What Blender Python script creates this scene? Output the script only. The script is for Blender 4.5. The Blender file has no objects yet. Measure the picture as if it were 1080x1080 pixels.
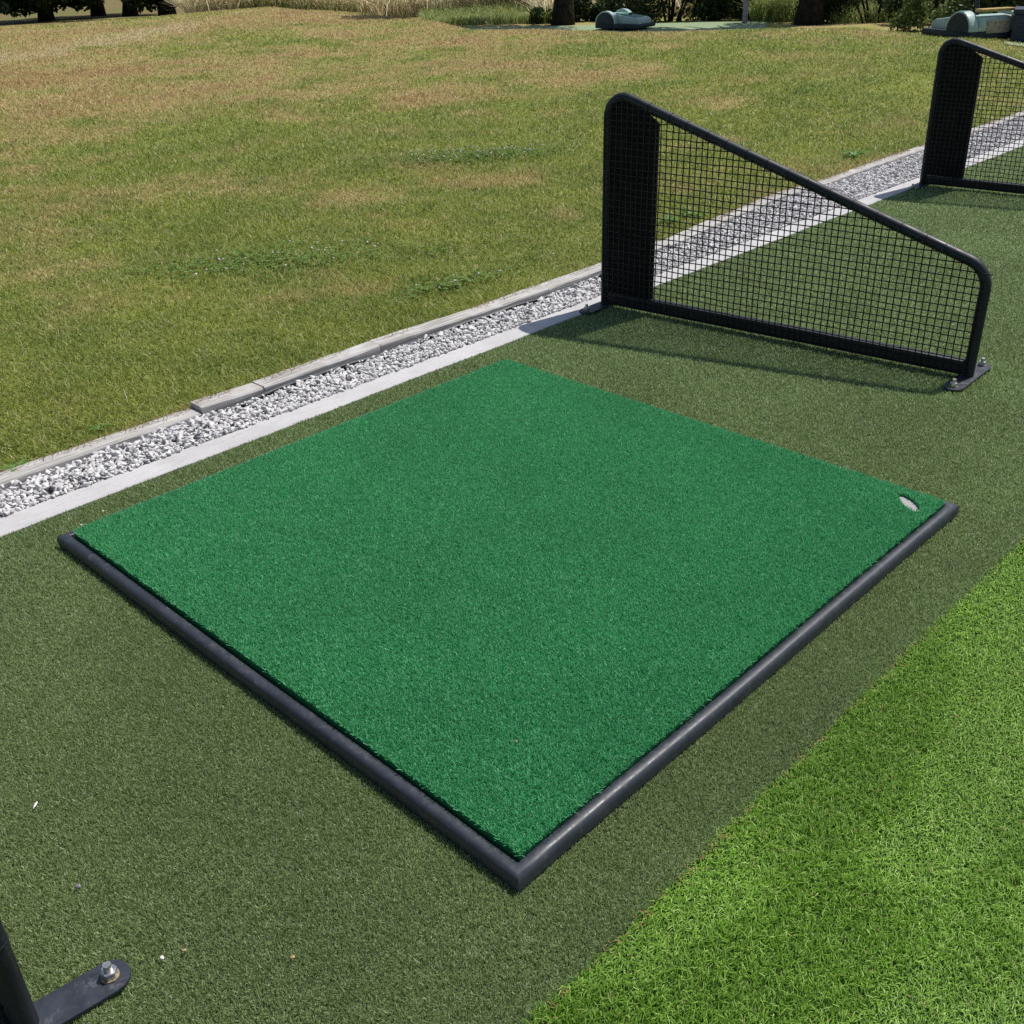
import bpy, bmesh, math, random
import numpy as np
from mathutils import Vector, Matrix, Euler
rng = np.random.default_rng(7)
random.seed(7)
PI = math.pi
sc = bpy.context.scene
COL = sc.collection

# ------------------------------------------------------------------ camera
CX, CY, CZ = -0.8008, -2.2883, 1.2595
YAW, PITCH, ROLL, FPX = 0.7817, 0.5085, -0.0307, 1095.0
def cam_axes():
    f = np.array([math.cos(PITCH)*math.cos(YAW), math.cos(PITCH)*math.sin(YAW), -math.sin(PITCH)])
    r = np.array([math.sin(YAW), -math.cos(YAW), 0.0]); u = np.cross(r, f)
    c, s = math.cos(ROLL), math.sin(ROLL)
    return c*r+s*u, -s*r+c*u, f
AR, AU, AF = cam_axes()
cam_d = bpy.data.cameras.new('camera'); cam = bpy.data.objects.new('camera', cam_d); COL.objects.link(cam)
M = Matrix(((AR[0], AU[0], -AF[0], CX), (AR[1], AU[1], -AF[1], CY), (AR[2], AU[2], -AF[2], CZ), (0, 0, 0, 1)))
cam.matrix_world = M
cam_d.sensor_width = 36; cam_d.lens = FPX/1080*36; cam_d.clip_start = 0.02; cam_d.clip_end = 3000
sc.camera = cam

def in_view(P, margin=0.12, grow=0.35):
    """points worth building: those the frame (and a step to its side) can see"""
    q = P - np.array([CX, CY, CZ])
    x, y, z = q@AR, q@AU, q@AF
    h = 540/FPX
    return (z > 0.2) & (np.abs(x) < z*(h+margin)+grow) & (np.abs(y) < z*(h+margin)+grow)

# ------------------------------------------------------------------ terrain
AZ = np.array([-40, 10, 20, 27.4, 33, 38.5, 46, 49, 56, 61, 66, 80, 180.0])
RC = np.array([12, 12, 12, 13, 13.5, 13.5, 15, 18, 22, 22, 22, 22, 22.0])
ZC = np.array([.14, .16, .20, .21, .18, .165, .125, .12, .15, .08, .045, .05, .05])
def sst(x, a, b):
    t = np.clip((x-a)/(b-a), 0, 1); return t*t*(3-2*t)
def terr(x, y):
    x = np.asarray(x, float); y = np.asarray(y, float)
    dx, dy = x-CX, y-CY
    r = np.hypot(dx, dy); az = np.degrees(np.arctan2(dy, dx))
    rc = np.interp(az, AZ, RC); zc = np.interp(az, AZ, ZC)
    up = zc*sst(r, 5.2, rc)
    dn = (zc+.235)*sst(r, rc, rc+4.6)
    far = np.interp(r, [24, 36, 70, 110, 200, 420, 900], [0, -.4, -1.25, -2.4, -2.4, 3, 30])
    soft = .02*np.sin(x*.9+1.3*y+.4)*np.sin(y*.7-x*.35)*sst(r, 4.5, 8)
    m = sst(y, .62, 2.6)
    return (up - dn + soft)*m + far - .012

# ------------------------------------------------------------------ node helpers
class NT:
    def __init__(s, name):
        s.m = bpy.data.materials.new(name); s.m.use_nodes = True
        s.t = s.m.node_tree; s.t.nodes.clear()
        s.out = s.n('ShaderNodeOutputMaterial')
    def n(s, typ, **kw):
        nd = s.t.nodes.new(typ)
        for k, v in kw.items(): setattr(nd, k, v)
        return nd
    def l(s, a, b): s.t.links.new(a, b)
    def put(s, sock, v):
        if isinstance(v, bpy.types.NodeSocket): s.l(v, sock)
        elif isinstance(v, (tuple, list)) and len(v) == 3 and sock.type == 'RGBA': sock.default_value = (*v, 1)
        else: sock.default_value = v
    def pos(s):
        return s.n('ShaderNodeNewGeometry').outputs['Position']
    def obj(s):
        return s.n('ShaderNodeTexCoord').outputs['Object']
    def attr(s, name):
        return s.n('ShaderNodeAttribute', attribute_name=name).outputs['Fac']
    def scale(s, v, k):
        nd = s.n('ShaderNodeVectorMath', operation='MULTIPLY'); s.l(v, nd.inputs[0]); nd.inputs[1].default_value = k; return nd.outputs[0]
    def noise(s, v, sc_, det=3, rough=.55):
        nd = s.n('ShaderNodeTexNoise'); s.l(v, nd.inputs['Vector'])
        nd.inputs['Scale'].default_value = sc_; nd.inputs['Detail'].default_value = det; nd.inputs['Roughness'].default_value = rough
        return nd.outputs['Fac']
    def ramp(s, f, a, b, lo=0.0, hi=1.0):
        nd = s.n('ShaderNodeMapRange', interpolation_type='SMOOTHSTEP'); s.put(nd.inputs[0], f)
        nd.inputs[1].default_value = a; nd.inputs[2].default_value = b; nd.inputs[3].default_value = lo; nd.inputs[4].default_value = hi
        return nd.outputs[0]
    def math(s, op, a, b=0.0):
        nd = s.n('ShaderNodeMath', operation=op); s.put(nd.inputs[0], a); s.put(nd.inputs[1], b); return nd.outputs[0]
    def mix(s, f, a, b, mode='MIX'):
        nd = s.n('ShaderNodeMix', data_type='RGBA', blend_type=mode)
        s.put(nd.inputs[0], f); s.put(nd.inputs[6], a); s.put(nd.inputs[7], b); return nd.outputs[2]
    def bump(s, h, strength=.5, dist=.01):
        nd = s.n('ShaderNodeBump'); s.l(h, nd.inputs['Height']); nd.inputs['Strength'].default_value = strength; nd.inputs['Distance'].default_value = dist
        return nd.outputs[0]
    def principled(s, col, rough=.7, spec=.3, metal=0.0, normal=None, coat=0.0):
        b = s.n('ShaderNodeBsdfPrincipled')
        s.put(b.inputs['Base Color'], col); s.put(b.inputs['Roughness'], rough)
        b.inputs['Specular IOR Level'].default_value = spec; b.inputs['Metallic'].default_value = metal
        if coat: b.inputs['Coat Weight'].default_value = coat; b.inputs['Coat Roughness'].default_value = .25
        if normal is not None: s.l(normal, b.inputs['Normal'])
        return b.outputs[0]
    def done(s, sh): s.l(sh, s.out.inputs[0]); return s.m
    def leafy(s, col, rough=.5, spec=.3, trans=.3):
        p = s.principled(col, rough, spec)
        t = s.n('ShaderNodeBsdfTranslucent'); s.put(t.inputs['Color'], col)
        mx = s.n('ShaderNodeMixShader'); mx.inputs[0].default_value = trans
        s.l(p, mx.inputs[1]); s.l(t.outputs[0], mx.inputs[2]); return mx.outputs[0]

def simple(name, col, rough=.6, spec=.35, metal=0.0, var=.25, nscale=12, bump=0.0, bscale=150, bdist=.001, coat=0.0, dust=None):
    t = NT(name); p = t.obj()
    n = t.noise(p, nscale, 5)
    c = t.mix(t.ramp(n, .3, .7), tuple(v*(1-var) for v in col), tuple(min(1, v*(1+var)) for v in col))
    if dust:
        c = t.mix(t.ramp(t.noise(p, dust[1], 6, .65), dust[2], dust[2]+.14, 0, dust[3]), c, dust[0])
    nm = t.bump(t.noise(p, bscale, 3), bump, bdist) if bump else None
    r = t.ramp(t.noise(p, nscale*2.3, 4), .3, .7, rough-.1, rough+.1)
    return t.done(t.principled(c, r, spec, metal, nm, coat))

def lawn_colour(t):
    """mown summer lawn: green, straw and bare-brown patches laid out in the field itself"""
    p = t.pos()
    sep = t.n('ShaderNodeSeparateXYZ'); t.l(p, sep.inputs[0])
    flat = t.scale(p, (1, 1, 0))
    big = t.noise(flat, .32, 4, .6); mid = t.noise(flat, 1.3, 4, .6); fine = t.noise(flat, 6.0, 4, .6)
    dry = t.math('ADD', t.math('MULTIPLY', big, .55), t.math('ADD', t.math('MULTIPLY', mid, .45), t.math('MULTIPLY', fine, .22)))
    # the field is drier away from the watered bays
    away = t.ramp(sep.outputs[1], 2.2, 8.5, -.055, .075)
    dry = t.math('ADD', dry, away)
    g = t.mix(t.ramp(t.noise(flat, 2.1, 4, .6), .35, .65), (.33, .37, .075), (.25, .31, .062))
    c = t.mix(t.ramp(dry, .535, .72), g, (.52, .42, .18))
    c = t.mix(t.ramp(dry, .66, .82, 0, .85), c, (.49, .33, .16))
    # rich clover-green spots
    c = t.mix(t.ramp(t.noise(t.scale(flat, (1, 1.25, 0)), 1.15, 5, .62), .62, .72, 0, .7), c, (.15, .245, .045))
    # a dead streak where a pipe trench crossed the far side of the field
    d = t.n('ShaderNodeVectorMath', operation='DOT_PRODUCT'); t.l(p, d.inputs[0]); d.inputs[1].default_value = (TR_N[0], TR_N[1], 0)
    off = t.math('ADD', d.outputs['Value'], -TR_D)
    off = t.math('ADD', off, t.math('MULTIPLY', t.math('SUBTRACT', mid, .5), 2.2))
    band = t.math('MULTIPLY', t.ramp(t.math('ABSOLUTE', off), .25, .8, 1, 0), t.ramp(t.noise(flat, 2.6, 5, .7), .40, .52))
    e = t.n('ShaderNodeVectorMath', operation='DOT_PRODUCT'); t.l(p, e.inputs[0]); e.inputs[1].default_value = (TR_N[1], -TR_N[0], 0)
    along = t.math('ADD', e.outputs['Value'], -TR_A)
    band = t.math('MULTIPLY', band, t.ramp(t.math('ABSOLUTE', along), TR_L, TR_L+1.2, 1, 0))
    c = t.mix(t.math('MULTIPLY', band, .85), c, (.62, .50, .30))
    return c
# trench line between two points of the field
_a = np.array([3.2, 11.6]); _b = np.array([8.9, 14.6])
_d = (_b-_a)/np.linalg.norm(_b-_a); TR_N = (-_d[1], _d[0]); TR_D = float(_a@np.array(TR_N))
TR_A = float((_a+_b)/2@np.array([TR_N[1], -TR_N[0]])); TR_L = float(np.linalg.norm(_b-_a)/2)

MAT = {}
def mats():
    # lawn soil / thatch under the blades
    t = NT('lawn_thatch'); c = lawn_colour(t)
    n = t.noise(t.pos(), 90, 4, .7)
    c = t.mix(t.ramp(n, .3, .7), t.mix(.5, c, (.09, .07, .03)), c)
    sp = t.n('ShaderNodeSeparateXYZ'); t.l(t.pos(), sp.inputs[0])
    c = t.mix(t.ramp(sp.outputs[1], 22, 34), c, t.mix(t.ramp(t.noise(t.pos(), .12, 5, .6), .4, .6), (.21, .155, .07), (.17, .165, .06)))      # unmown valley floor
    MAT['lawn'] = t.done(t.principled(c, .9, .1, 0, t.bump(n, .8, .02)))
    # lawn blades
    t = NT('lawn_blade'); c = lawn_colour(t); v = t.attr('var')
    c = t.mix(t.ramp(v, .0, .6), t.mix(1, c, (.55, .62, .5), 'MULTIPLY'), c)
    c = t.mix(t.ramp(v, .62, .9), c, t.mix(1, c, (1.35, 1.32, 1.3), 'MULTIPLY'))
    c = t.mix(t.ramp(v, .90, .93), c, (.62, .54, .30))
    MAT['blade'] = t.done(t.leafy(c, .5, .25, .35))
    # olive turf
    def turf(name, cols, rough, spec, trans, macro):
        t = NT(name); v = t.attr('var'); p = t.pos()
        c = t.mix(t.ramp(v, .15, .55), cols[0], cols[1]); c = t.mix(t.ramp(v, .55, .95), c, cols[2])
        m = t.noise(t.scale(p, (1, 1, 0)), 2.2, 4, .6)
        c = t.mix(1, c, t.mix(t.ramp(m, .3, .7), (1-macro,)*3, (1+macro,)*3), 'MULTIPLY')
        return t.done(t.leafy(c, rough, spec, trans))
    MAT['olive_pile'] = turf('olive_pile', ((.178, .255, .082), (.335, .435, .182), (.58, .64, .42)), .42, .4, .42, .08)
    MAT['mat_pile'] = turf('mat_pile', ((.054, .295, .118), (.112, .53, .215), (.36, .71, .44)), .45, .35, .34, .05)
    MAT['lime_pile'] = turf('lime_pile', ((.105, .24, .014), (.235, .45, .045), (.53, .71, .20)), .45, .28, .42, .12)
    def base(name, col):
        t = NT(name); p = t.pos(); n = t.noise(p, 330, 3, .7)
        c = t.mix(t.ramp(n, .3, .7), tuple(v*.55 for v in col), tuple(v*1.15 for v in col))
        return t.done(t.principled(c, .85, .15, 0, t.bump(n, 1, .006)))
    MAT['olive_base'] = base('olive_backing', (.20, .235, .105))
    MAT['mat_base'] = base('mat_backing', (.03, .26, .09))
    MAT['lime_base'] = base('lime_backing', (.07, .13, .025))
    MAT['thatch'] = simple('brown_curled_fibre', (.24, .16, .07), .7, .2)
    # concrete kerb
    t = NT('pale_concrete'); p = t.pos()
    n1 = t.noise(p, 3.5, 6, .65); n2 = t.noise(p, 160, 4, .7); n3 = t.noise(t.scale(p, (3, 30, 1)), 4, 5, .6)
    c = t.mix(t.ramp(n1, .3, .7), (.47, .455, .45), (.58, .565, .56))
    c = t.mix(t.ramp(n2, .5, .72, 0, .6), c, (.38, .365, .355)); c = t.mix(t.ramp(n3, .52, .70, 0, .6), c, (.37, .35, .33)); c = t.mix(t.ramp(t.noise(p, 14, 6, .7), .60, .70, 0, .5), c, (.33, .31, .28))
    MAT['concrete'] = t.done(t.principled(c, .85, .2, 0, t.bump(n2, .35, .003)))
    # stones
    t = NT('white_limestone'); v = t.attr('var'); p = t.pos()
    c = t.mix(v, (.54, .52, .515), (.78, .76, .75)); n = t.noise(p, 120, 4, .65)
    c = t.mix(t.ramp(n, .4, .7, 0, .35), c, (.40, .37, .34))
    MAT['stone'] = t.done(t.principled(c, .8, .25, 0, t.bump(n, .4, .003)))
    MAT['gravel_bed'] = simple('gravel_bed', (.25, .24, .235), .9, .1, nscale=60, var=.4, bump=.6, bscale=90, bdist=.01)
    # weathered timber
    t = NT('weathered_timber'); p = t.obj()
    g = t.noise(t.scale(p, (1.2, 26, 26)), 4.5, 6, .65); w = t.noise(p, 9, 5, .6)
    c = t.mix(t.ramp(g, .3, .68), (.29, .27, .25), (.56, .535, .51)); c = t.mix(t.ramp(w, .52, .72, 0, .6), c, (.62, .60, .58))
    c = t.mix(t.ramp(t.noise(p, 26, 5, .7), .63, .72, 0, .5), c, (.36, .30, .16))
    MAT['timber'] = t.done(t.principled(c, .85, .15, 0, t.bump(g, .6, .004)))
    MAT['liner'] = simple('black_liner', (.022, .025, .03), .5, .4, nscale=8)
    # painted steel etc
    MAT['steel'] = simple('black_powder_coat', (.010, .013, .018), .5, .4, nscale=9, var=.3, bump=.12, bscale=260, bdist=.0006, dust=((.10, .10, .10), 22, .66, .35))
    MAT['plate'] = simple('grey_blue_plate', (.028, .034, .046), .5, .45, nscale=30, var=.25, dust=((.16, .16, .17), 35, .56, .5))
    MAT['net'] = simple('black_net', (.008, .010, .011), .55, .3, nscale=40)
    MAT['rubber_panel'] = simple('black_rubber_panel', (.0065, .007, .0075), .75, .2, nscale=15)
    MAT['tie'] = simple('cable_tie', (.014, .017, .022), .55, .3)
    MAT['zinc'] = simple('zinc_bolt', (.62, .61, .59), .3, .5, .85, nscale=120, var=.25)
    MAT['rust'] = simple('rusty_washer', (.30, .235, .14), .75, .3, nscale=200, var=.5)
    t = NT('tray_rubber'); p = t.obj()
    n = t.noise(p, 14, 6, .65); s_ = t.noise(p, 60, 5, .7)
    c = t.mix(t.ramp(n, .3, .7), (.024, .028, .038), (.037, .042, .055)); c = t.mix(t.ramp(s_, .54, .72, 0, .55), c, (.10, .10, .105)); c = t.mix(t.ramp(t.noise(t.scale(p, (1, 1, .3)), 5, 6, .7), .55, .7, 0, .4), c, (.075, .075, .078))
    MAT['tray'] = t.done(t.principled(c, t.ramp(s_, .3, .7, .36, .55), .5, 0, t.bump(t.noise(p, 40, 4), .25, .002)))
    MAT['white_plastic'] = simple('white_plastic', (.34, .33, .335), .6, .3, nscale=60, var=.06)
    MAT['pebble_white'] = simple('white_chip', (.75, .72, .68), .8, .2, nscale=200)
    MAT['pebble_grey'] = simple('mauve_grey_chip', (.24, .21, .24), .8, .2, nscale=200)
    MAT['husk'] = simple('tan_husk', (.42, .30, .15), .8, .2, nscale=200)
    # background
    MAT['bark'] = simple('shade_tinted_bark', (.026, .022, .017), .9, .1, nscale=14, var=.45, bump=1, bscale=30, bdist=.03)  # bark colour darkened to carry the crown's shade on the trunks
    def leaf(name, a, b, cc, tr=.3):
        t = NT(name); v = t.attr('var')
        c = t.mix(t.ramp(v, .1, .6), a, b); c = t.mix(t.ramp(v, .7, .95), c, cc)
        return t.done(t.leafy(c, .5, .3, tr))
    MAT['leaf_dark'] = leaf('dark_leaf', (.022, .038, .012), (.04, .065, .018), (.075, .105, .03))
    MAT['leaf_mid'] = leaf('mid_leaf', (.035, .06, .014), (.07, .105, .025), (.13, .17, .05))
    MAT['leaf_light'] = leaf('light_leaf', (.07, .11, .025), (.13, .18, .05), (.24, .27, .10))
    MAT['dry_grass'] = leaf('dry_tall_grass', (.56, .50, .30), (.76, .68, .46), (.85, .80, .62), .5)
    MAT['straw'] = leaf('dead_straw', (.22, .15, .06), (.36, .26, .11), (.5, .4, .2))
    MAT['green_tall'] = leaf('green_tall_grass', (.22, .28, .07), (.34, .40, .12), (.5, .5, .22))
    MAT['clover_leaf'] = leaf('clover_leaf', (.11, .19, .03), (.15, .25, .045), (.2, .30, .075))
    MAT['weed'] = leaf('weed_leaf', (.07, .19, .03), (.12, .27, .05), (.2, .36, .09))
    MAT['flower'] = leaf('clover_flower', (.66, .55, .52), (.74, .68, .64), (.85, .82, .8))
    MAT['robot_grey'] = simple('robot_grey_shell', (.35, .46, .42), .45, .4, nscale=10, var=.12)
    MAT['robot_dark'] = simple('robot_dark_shell', (.03, .038, .048), .6, .2, nscale=8, var=.2)
    MAT['robot_tan'] = simple('tan_scraper', (.34, .29, .23), .8, .2)
    MAT['robot_green'] = simple('green_lid', (.10, .26, .17), .45, .4, nscale=10, var=.15)
    MAT['plank'] = simple('yellow_plank', (.42, .30, .10), .7, .2, nscale=16)
    MAT['navy'] = simple('navy_plastic', (.018, .028, .05), .5, .4)
    MAT['pale_turf'] = simple('pale_faded_turf', (.27, .34, .20), .9, .15, nscale=40, var=.2)
    MAT['post'] = simple('grey_post', (.28, .26, .25), .85, .2, nscale=20)
mats()

# ------------------------------------------------------------------ object helpers
def link(o, parent=None):
    COL.objects.link(o)
    if parent is not None: o.parent = parent
    return o
def tag(o, label=None, cat=None, group=None, kind=None):
    if label: o['label'] = label
    if cat: o['category'] = cat
    if group: o['group'] = group
    if kind: o['kind'] = kind
    return o
def empty(name, loc=(0, 0, 0), rz=0.0):
    o = bpy.data.objects.new(name, None); o.empty_display_size = .1
    o.location = loc; o.rotation_euler = (0, 0, rz); return link(o)
def from_bm(name, bm, mat, parent=None, smooth=False, loc=None, angle=None):
    me = bpy.data.meshes.new(name); bm.normal_update(); bm.to_mesh(me); bm.free()
    me.materials.append(MAT[mat])
    if smooth:
        for p in me.polygons: p.use_smooth = True
        if angle is not None: me.set_sharp_from_angle(angle=angle)
    o = bpy.data.objects.new(name, me)
    if loc is not None: o.location = loc
    return link(o, parent)
def np_mesh(name, V, faces, mat, attr=None, parent=None, smooth=False):
    """faces: list of (k, index array of shape (n,k))"""
    me = bpy.data.meshes.new(name)
    V = np.ascontiguousarray(V, np.float32)
    me.vertices.add(len(V)); me.vertices.foreach_set('co', V.ravel())
    loops = np.concatenate([f.ravel() for f in faces]).astype(np.int32)
    sizes = np.concatenate([np.full(len(f), f.shape[1], np.int32) for f in faces])
    starts = np.concatenate([[0], np.cumsum(sizes)[:-1]]).astype(np.int32)
    me.loops.add(len(loops)); me.loops.foreach_set('vertex_index', loops)
    me.polygons.add(len(sizes)); me.polygons.foreach_set('loop_start', starts)
    me.update(calc_edges=True)
    if attr is not None:
        a = me.attributes.new('var', 'FLOAT', 'POINT'); a.data.foreach_set('value', np.ascontiguousarray(attr, np.float32))
    if smooth: me.polygons.foreach_set('use_smooth', np.ones(len(sizes), bool))
    me.materials.append(MAT[mat]); me.update()
    return link(bpy.data.objects.new(name, me), parent)

def blades(P, L, W, lean, az=None, bend=.5, tip=.35, two=False, var=None, twist=True):
    """P (n,3) roots; L,W lengths, widths; lean = tilt from vertical (rad)"""
    n = len(P)
    if az is None: az = rng.uniform(0, 2*PI, n)
    if var is None: var = rng.random(n)
    d = np.stack([np.cos(az), np.sin(az), np.zeros(n)], 1)
    fa = az + PI/2 + (rng.uniform(-1, 1, n)*.9 if twist else 0)
    s = np.stack([np.cos(fa), np.sin(fa), np.zeros(n)], 1)*(W/2)[:, None]
    up = np.array([0, 0, 1.0])
    def dirv(th): return d*np.sin(th)[:, None]+up*np.cos(th)[:, None]
    if two:
        m = P+dirv(lean)*(L*.5)[:, None]
        e = m+dirv(np.minimum(lean+bend, 2.0))*(L*.5)[:, None]
        V = np.stack([P-s, P+s, m+s*.85, m-s*.85, e+s*tip, e-s*tip], 1).reshape(-1, 3)
        b = np.arange(n)[:, None]*6
        F = np.concatenate([b+np.array([0, 1, 2, 3]), b+np.array([3, 2, 4, 5])])
        return V, F, np.repeat(var, 6)
    e = P+dirv(lean)*L[:, None]
    V = np.stack([P-s, P+s, e+s*tip, e-s*tip], 1).reshape(-1, 3)
    b = np.arange(n)[:, None]*4
    return V, b+np.array([0, 1, 2, 3]), np.repeat(var, 4)

def vnoise(x, y, scale, seed=0):
    r = np.random.default_rng(seed).random((64, 64))
    x = np.asarray(x)*scale+100; y = np.asarray(y)*scale+100
    xi = np.floor(x).astype(int); yi = np.floor(y).astype(int); fx = x-xi; fy = y-yi
    fx = fx*fx*(3-2*fx); fy = fy*fy*(3-2*fy)
    a = r[xi % 64, yi % 64]; b = r[(xi+1) % 64, yi % 64]; c = r[xi % 64, (yi+1) % 64]; d = r[(xi+1) % 64, (yi+1) % 64]
    return (a*(1-fx)+b*fx)*(1-fy)+(c*(1-fx)+d*fx)*fy

def scatter(x0, x1, y0, y1, dens, margin=.12, grow=.35, zf=None):
    """dens(r) per m2, sampled in the rectangle, only where the camera (or a step beside it) can see"""
    dmax = dens(0.0)
    out = []
    # split by strips of r so that far, thin areas do not cost near densities
    edges = [0, 2, 3, 4, 5.5, 7.5, 10, 14, 19, 26, 60]
    for a, b in zip(edges[:-1], edges[1:]):
        bx0, bx1 = max(x0, CX-b), min(x1, CX+b); by0, by1 = max(y0, CY-b), min(y1, CY+b)
        if bx0 >= bx1 or by0 >= by1: continue
        n = int((bx1-bx0)*(by1-by0)*dens(a))
        if n < 1: continue
        n = min(n, 6_000_000)
        x = rng.uniform(bx0, bx1, n); y = rng.uniform(by0, by1, n)
        r = np.hypot(x-CX, y-CY)
        k = (r >= a) & (r < b)
        x, y, r = x[k], y[k], r[k]
        z = np.zeros_like(x) if zf is None else zf(x, y)
        P = np.stack([x, y, z], 1)
        k = in_view(P, margin, grow)
        P, r = P[k], r[k]
        keep = rng.random(len(P))*dens(a) < dens(r)
        out.append(P[keep])
    return np.concatenate(out)

def bm_box(bm, c, s, rot=None):
    r = bmesh.ops.create_cube(bm, size=1.0)
    for v in r['verts']:
        p = Vector((v.co.x*s[0], v.co.y*s[1], v.co.z*s[2]))
        if rot is not None: p = rot@p
        v.co = p+Vector(c)
    return r['verts']
def bm_cyl(bm, a, b, r0, r1=None, seg=12, caps=True):
    a, b = Vector(a), Vector(b); d = b-a
    r = bmesh.ops.create_cone(bm, cap_ends=caps, segments=seg, radius1=r0, radius2=r0 if r1 is None else r1, depth=d.length)
    q = d.to_track_quat('Z', 'Y').to_matrix()
    for v in r['verts']: v.co = q@v.co+(a+b)/2
    return r['verts']
def bm_tube(bm, pts, rad, seg=12, closed=False):
    pts = [Vector(p) for p in pts]; rings = []
    n0 = None
    for i, p in enumerate(pts):
        t = (pts[min(i+1, len(pts)-1)]-pts[max(i-1, 0)]).normalized()
        if n0 is None: n0 = t.orthogonal().normalized()
        n0 = (n0-t*n0.dot(t)).normalized(); b = t.cross(n0)
        rr = rad[i] if isinstance(rad, (list, tuple)) else rad
        rings.append([bm.verts.new(p+(n0*math.cos(2*PI*k/seg)+b*math.sin(2*PI*k/seg))*rr) for k in range(seg)])
    for A, B in zip(rings[:-1], rings[1:]):
        for k in range(seg): bm.faces.new((A[k], A[(k+1) % seg], B[(k+1) % seg], B[k]))
    bm.faces.new(list(reversed(rings[0]))); bm.faces.new(rings[-1])
def bm_prism(bm, poly, t0, t1, plane='xz'):
    """poly of 2-D points extruded along the third axis"""
    def P(a, b, t): return (a, t, b) if plane == 'xz' else (a, b, t) if plane == 'xy' else (t, a, b)
    A = [bm.verts.new(P(a, b, t0)) for a, b in poly]; B = [bm.verts.new(P(a, b, t1)) for a, b in poly]
    n = len(poly)
    fs = [bm.faces.new(A), bm.faces.new(list(reversed(B)))]
    for i in range(n): fs.append(bm.faces.new((A[i], B[i], B[(i+1) % n], A[(i+1) % n])))
    bmesh.ops.recalc_face_normals(bm, faces=fs)
def bevel(bm, w, seg=2):
    bmesh.ops.bevel(bm, geom=list(bm.edges), offset=w, segments=seg, profile=.6, affect='EDGES', clamp_overlap=True)

# ------------------------------------------------------------------ ground
def make_ground():
    h = np.concatenate([np.arange(0, 3, .12), np.geomspace(3, 30, 60), np.geomspace(31.5, 1600, 50)])
    xs = np.concatenate([-h[:0:-1], h]) + 2.0
    t = np.concatenate([[.30, .40, .455, .470, .485, .50], .56+h*.9]); t = np.concatenate([.30-h[:0:-1], t])
    X, T = np.meshgrid(xs, t, indexing='ij')
    Y = T + (np.interp(X, [b[0] for b in BACK], [b[1] for b in BACK])-.5)*(1-sst(np.abs(T-.5), .2, 3))
    Z = terr(X, Y) - .14*(1-sst(T, .46, .484))
    V = np.stack([X, Y, Z], -1).reshape(-1, 3); nx, ny = X.shape
    i = np.arange(nx-1)[:, None]*ny; j = np.arange(ny-1)[None]
    F = np.stack([i+j, i+ny+j, i+ny+j+1, i+j+1], -1).reshape(-1, 4)
    o = np_mesh('ground', V, [F], 'lawn', smooth=True); tag(o, 'mown dry summer lawn sloping gently up behind the tee bays', kind='structure')
BACK = [(-6, .50), (-1.5, .505), (0.03, .512), (1.56, .514), (2.16, .508), (2.6, .525), (3.1, .552), (4.06, .65), (4.94, .645), (5.8, .66), (7.7, .67), (16, .72)]
make_ground()

STRIP0, STRIP1 = .168, .258            # concrete kerb
CUT = -1.675                           # seam of the two turfs
def slab(name, x0, x1, y0, y1, z0, z1, mat, label, nx=1):
    bm = bmesh.new(); bm_box(bm, ((x0+x1)/2, (y0+y1)/2, (z0+z1)/2), (x1-x0, y1-y0, z1-z0))
    return tag(from_bm(name, bm, mat), label, kind='structure')
slab('turf_ground', -6, 16, CUT, STRIP0-.002, -.10, -.008, 'olive_base', 'olive putting turf floor of the tee line')
slab('lawn_turf_ground', -6, 16, -5.5, CUT-.002, -.10, -.010, 'lime_base', 'bright green artificial lawn floor')
slab('gravel_bed', -6, 16, STRIP1+.002, .60, -.12, -.022, 'gravel_bed', 'bed under the white gravel drain')

# concrete kerb with slightly ragged gravel-side edge
def make_kerb():
    bm = bmesh.new(); n = 260; xs = np.linspace(-6, 16, n)
    rows = []
    for i, x in enumerate(xs):
        w0 = .0018*math.sin(x*7)+random.uniform(-.0015, .0015); w1 = random.uniform(-.003, .003)
        rows.append([bm.verts.new(p) for p in ((x, STRIP0+w0, -.08), (x, STRIP0+w0, -.002), (x, STRIP0+.004+w0, .0005), (x, STRIP1+w1-.004, .0025), (x, STRIP1+w1, 0), (x, STRIP1+w1, -.08))])
    for A, B in zip(rows[:-1], rows[1:]):
        for k in range(5): bm.faces.new((A[k], B[k], B[k+1], A[k+1]))
    bm.faces.new(rows[0]); bm.faces.new(list(reversed(rows[-1])))
    bmesh.ops.recalc_face_normals(bm, faces=bm.faces)
    tag(from_bm('kerb', bm, 'concrete'), 'pale concrete kerb strip between turf and gravel', kind='structure')
make_kerb()

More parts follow.
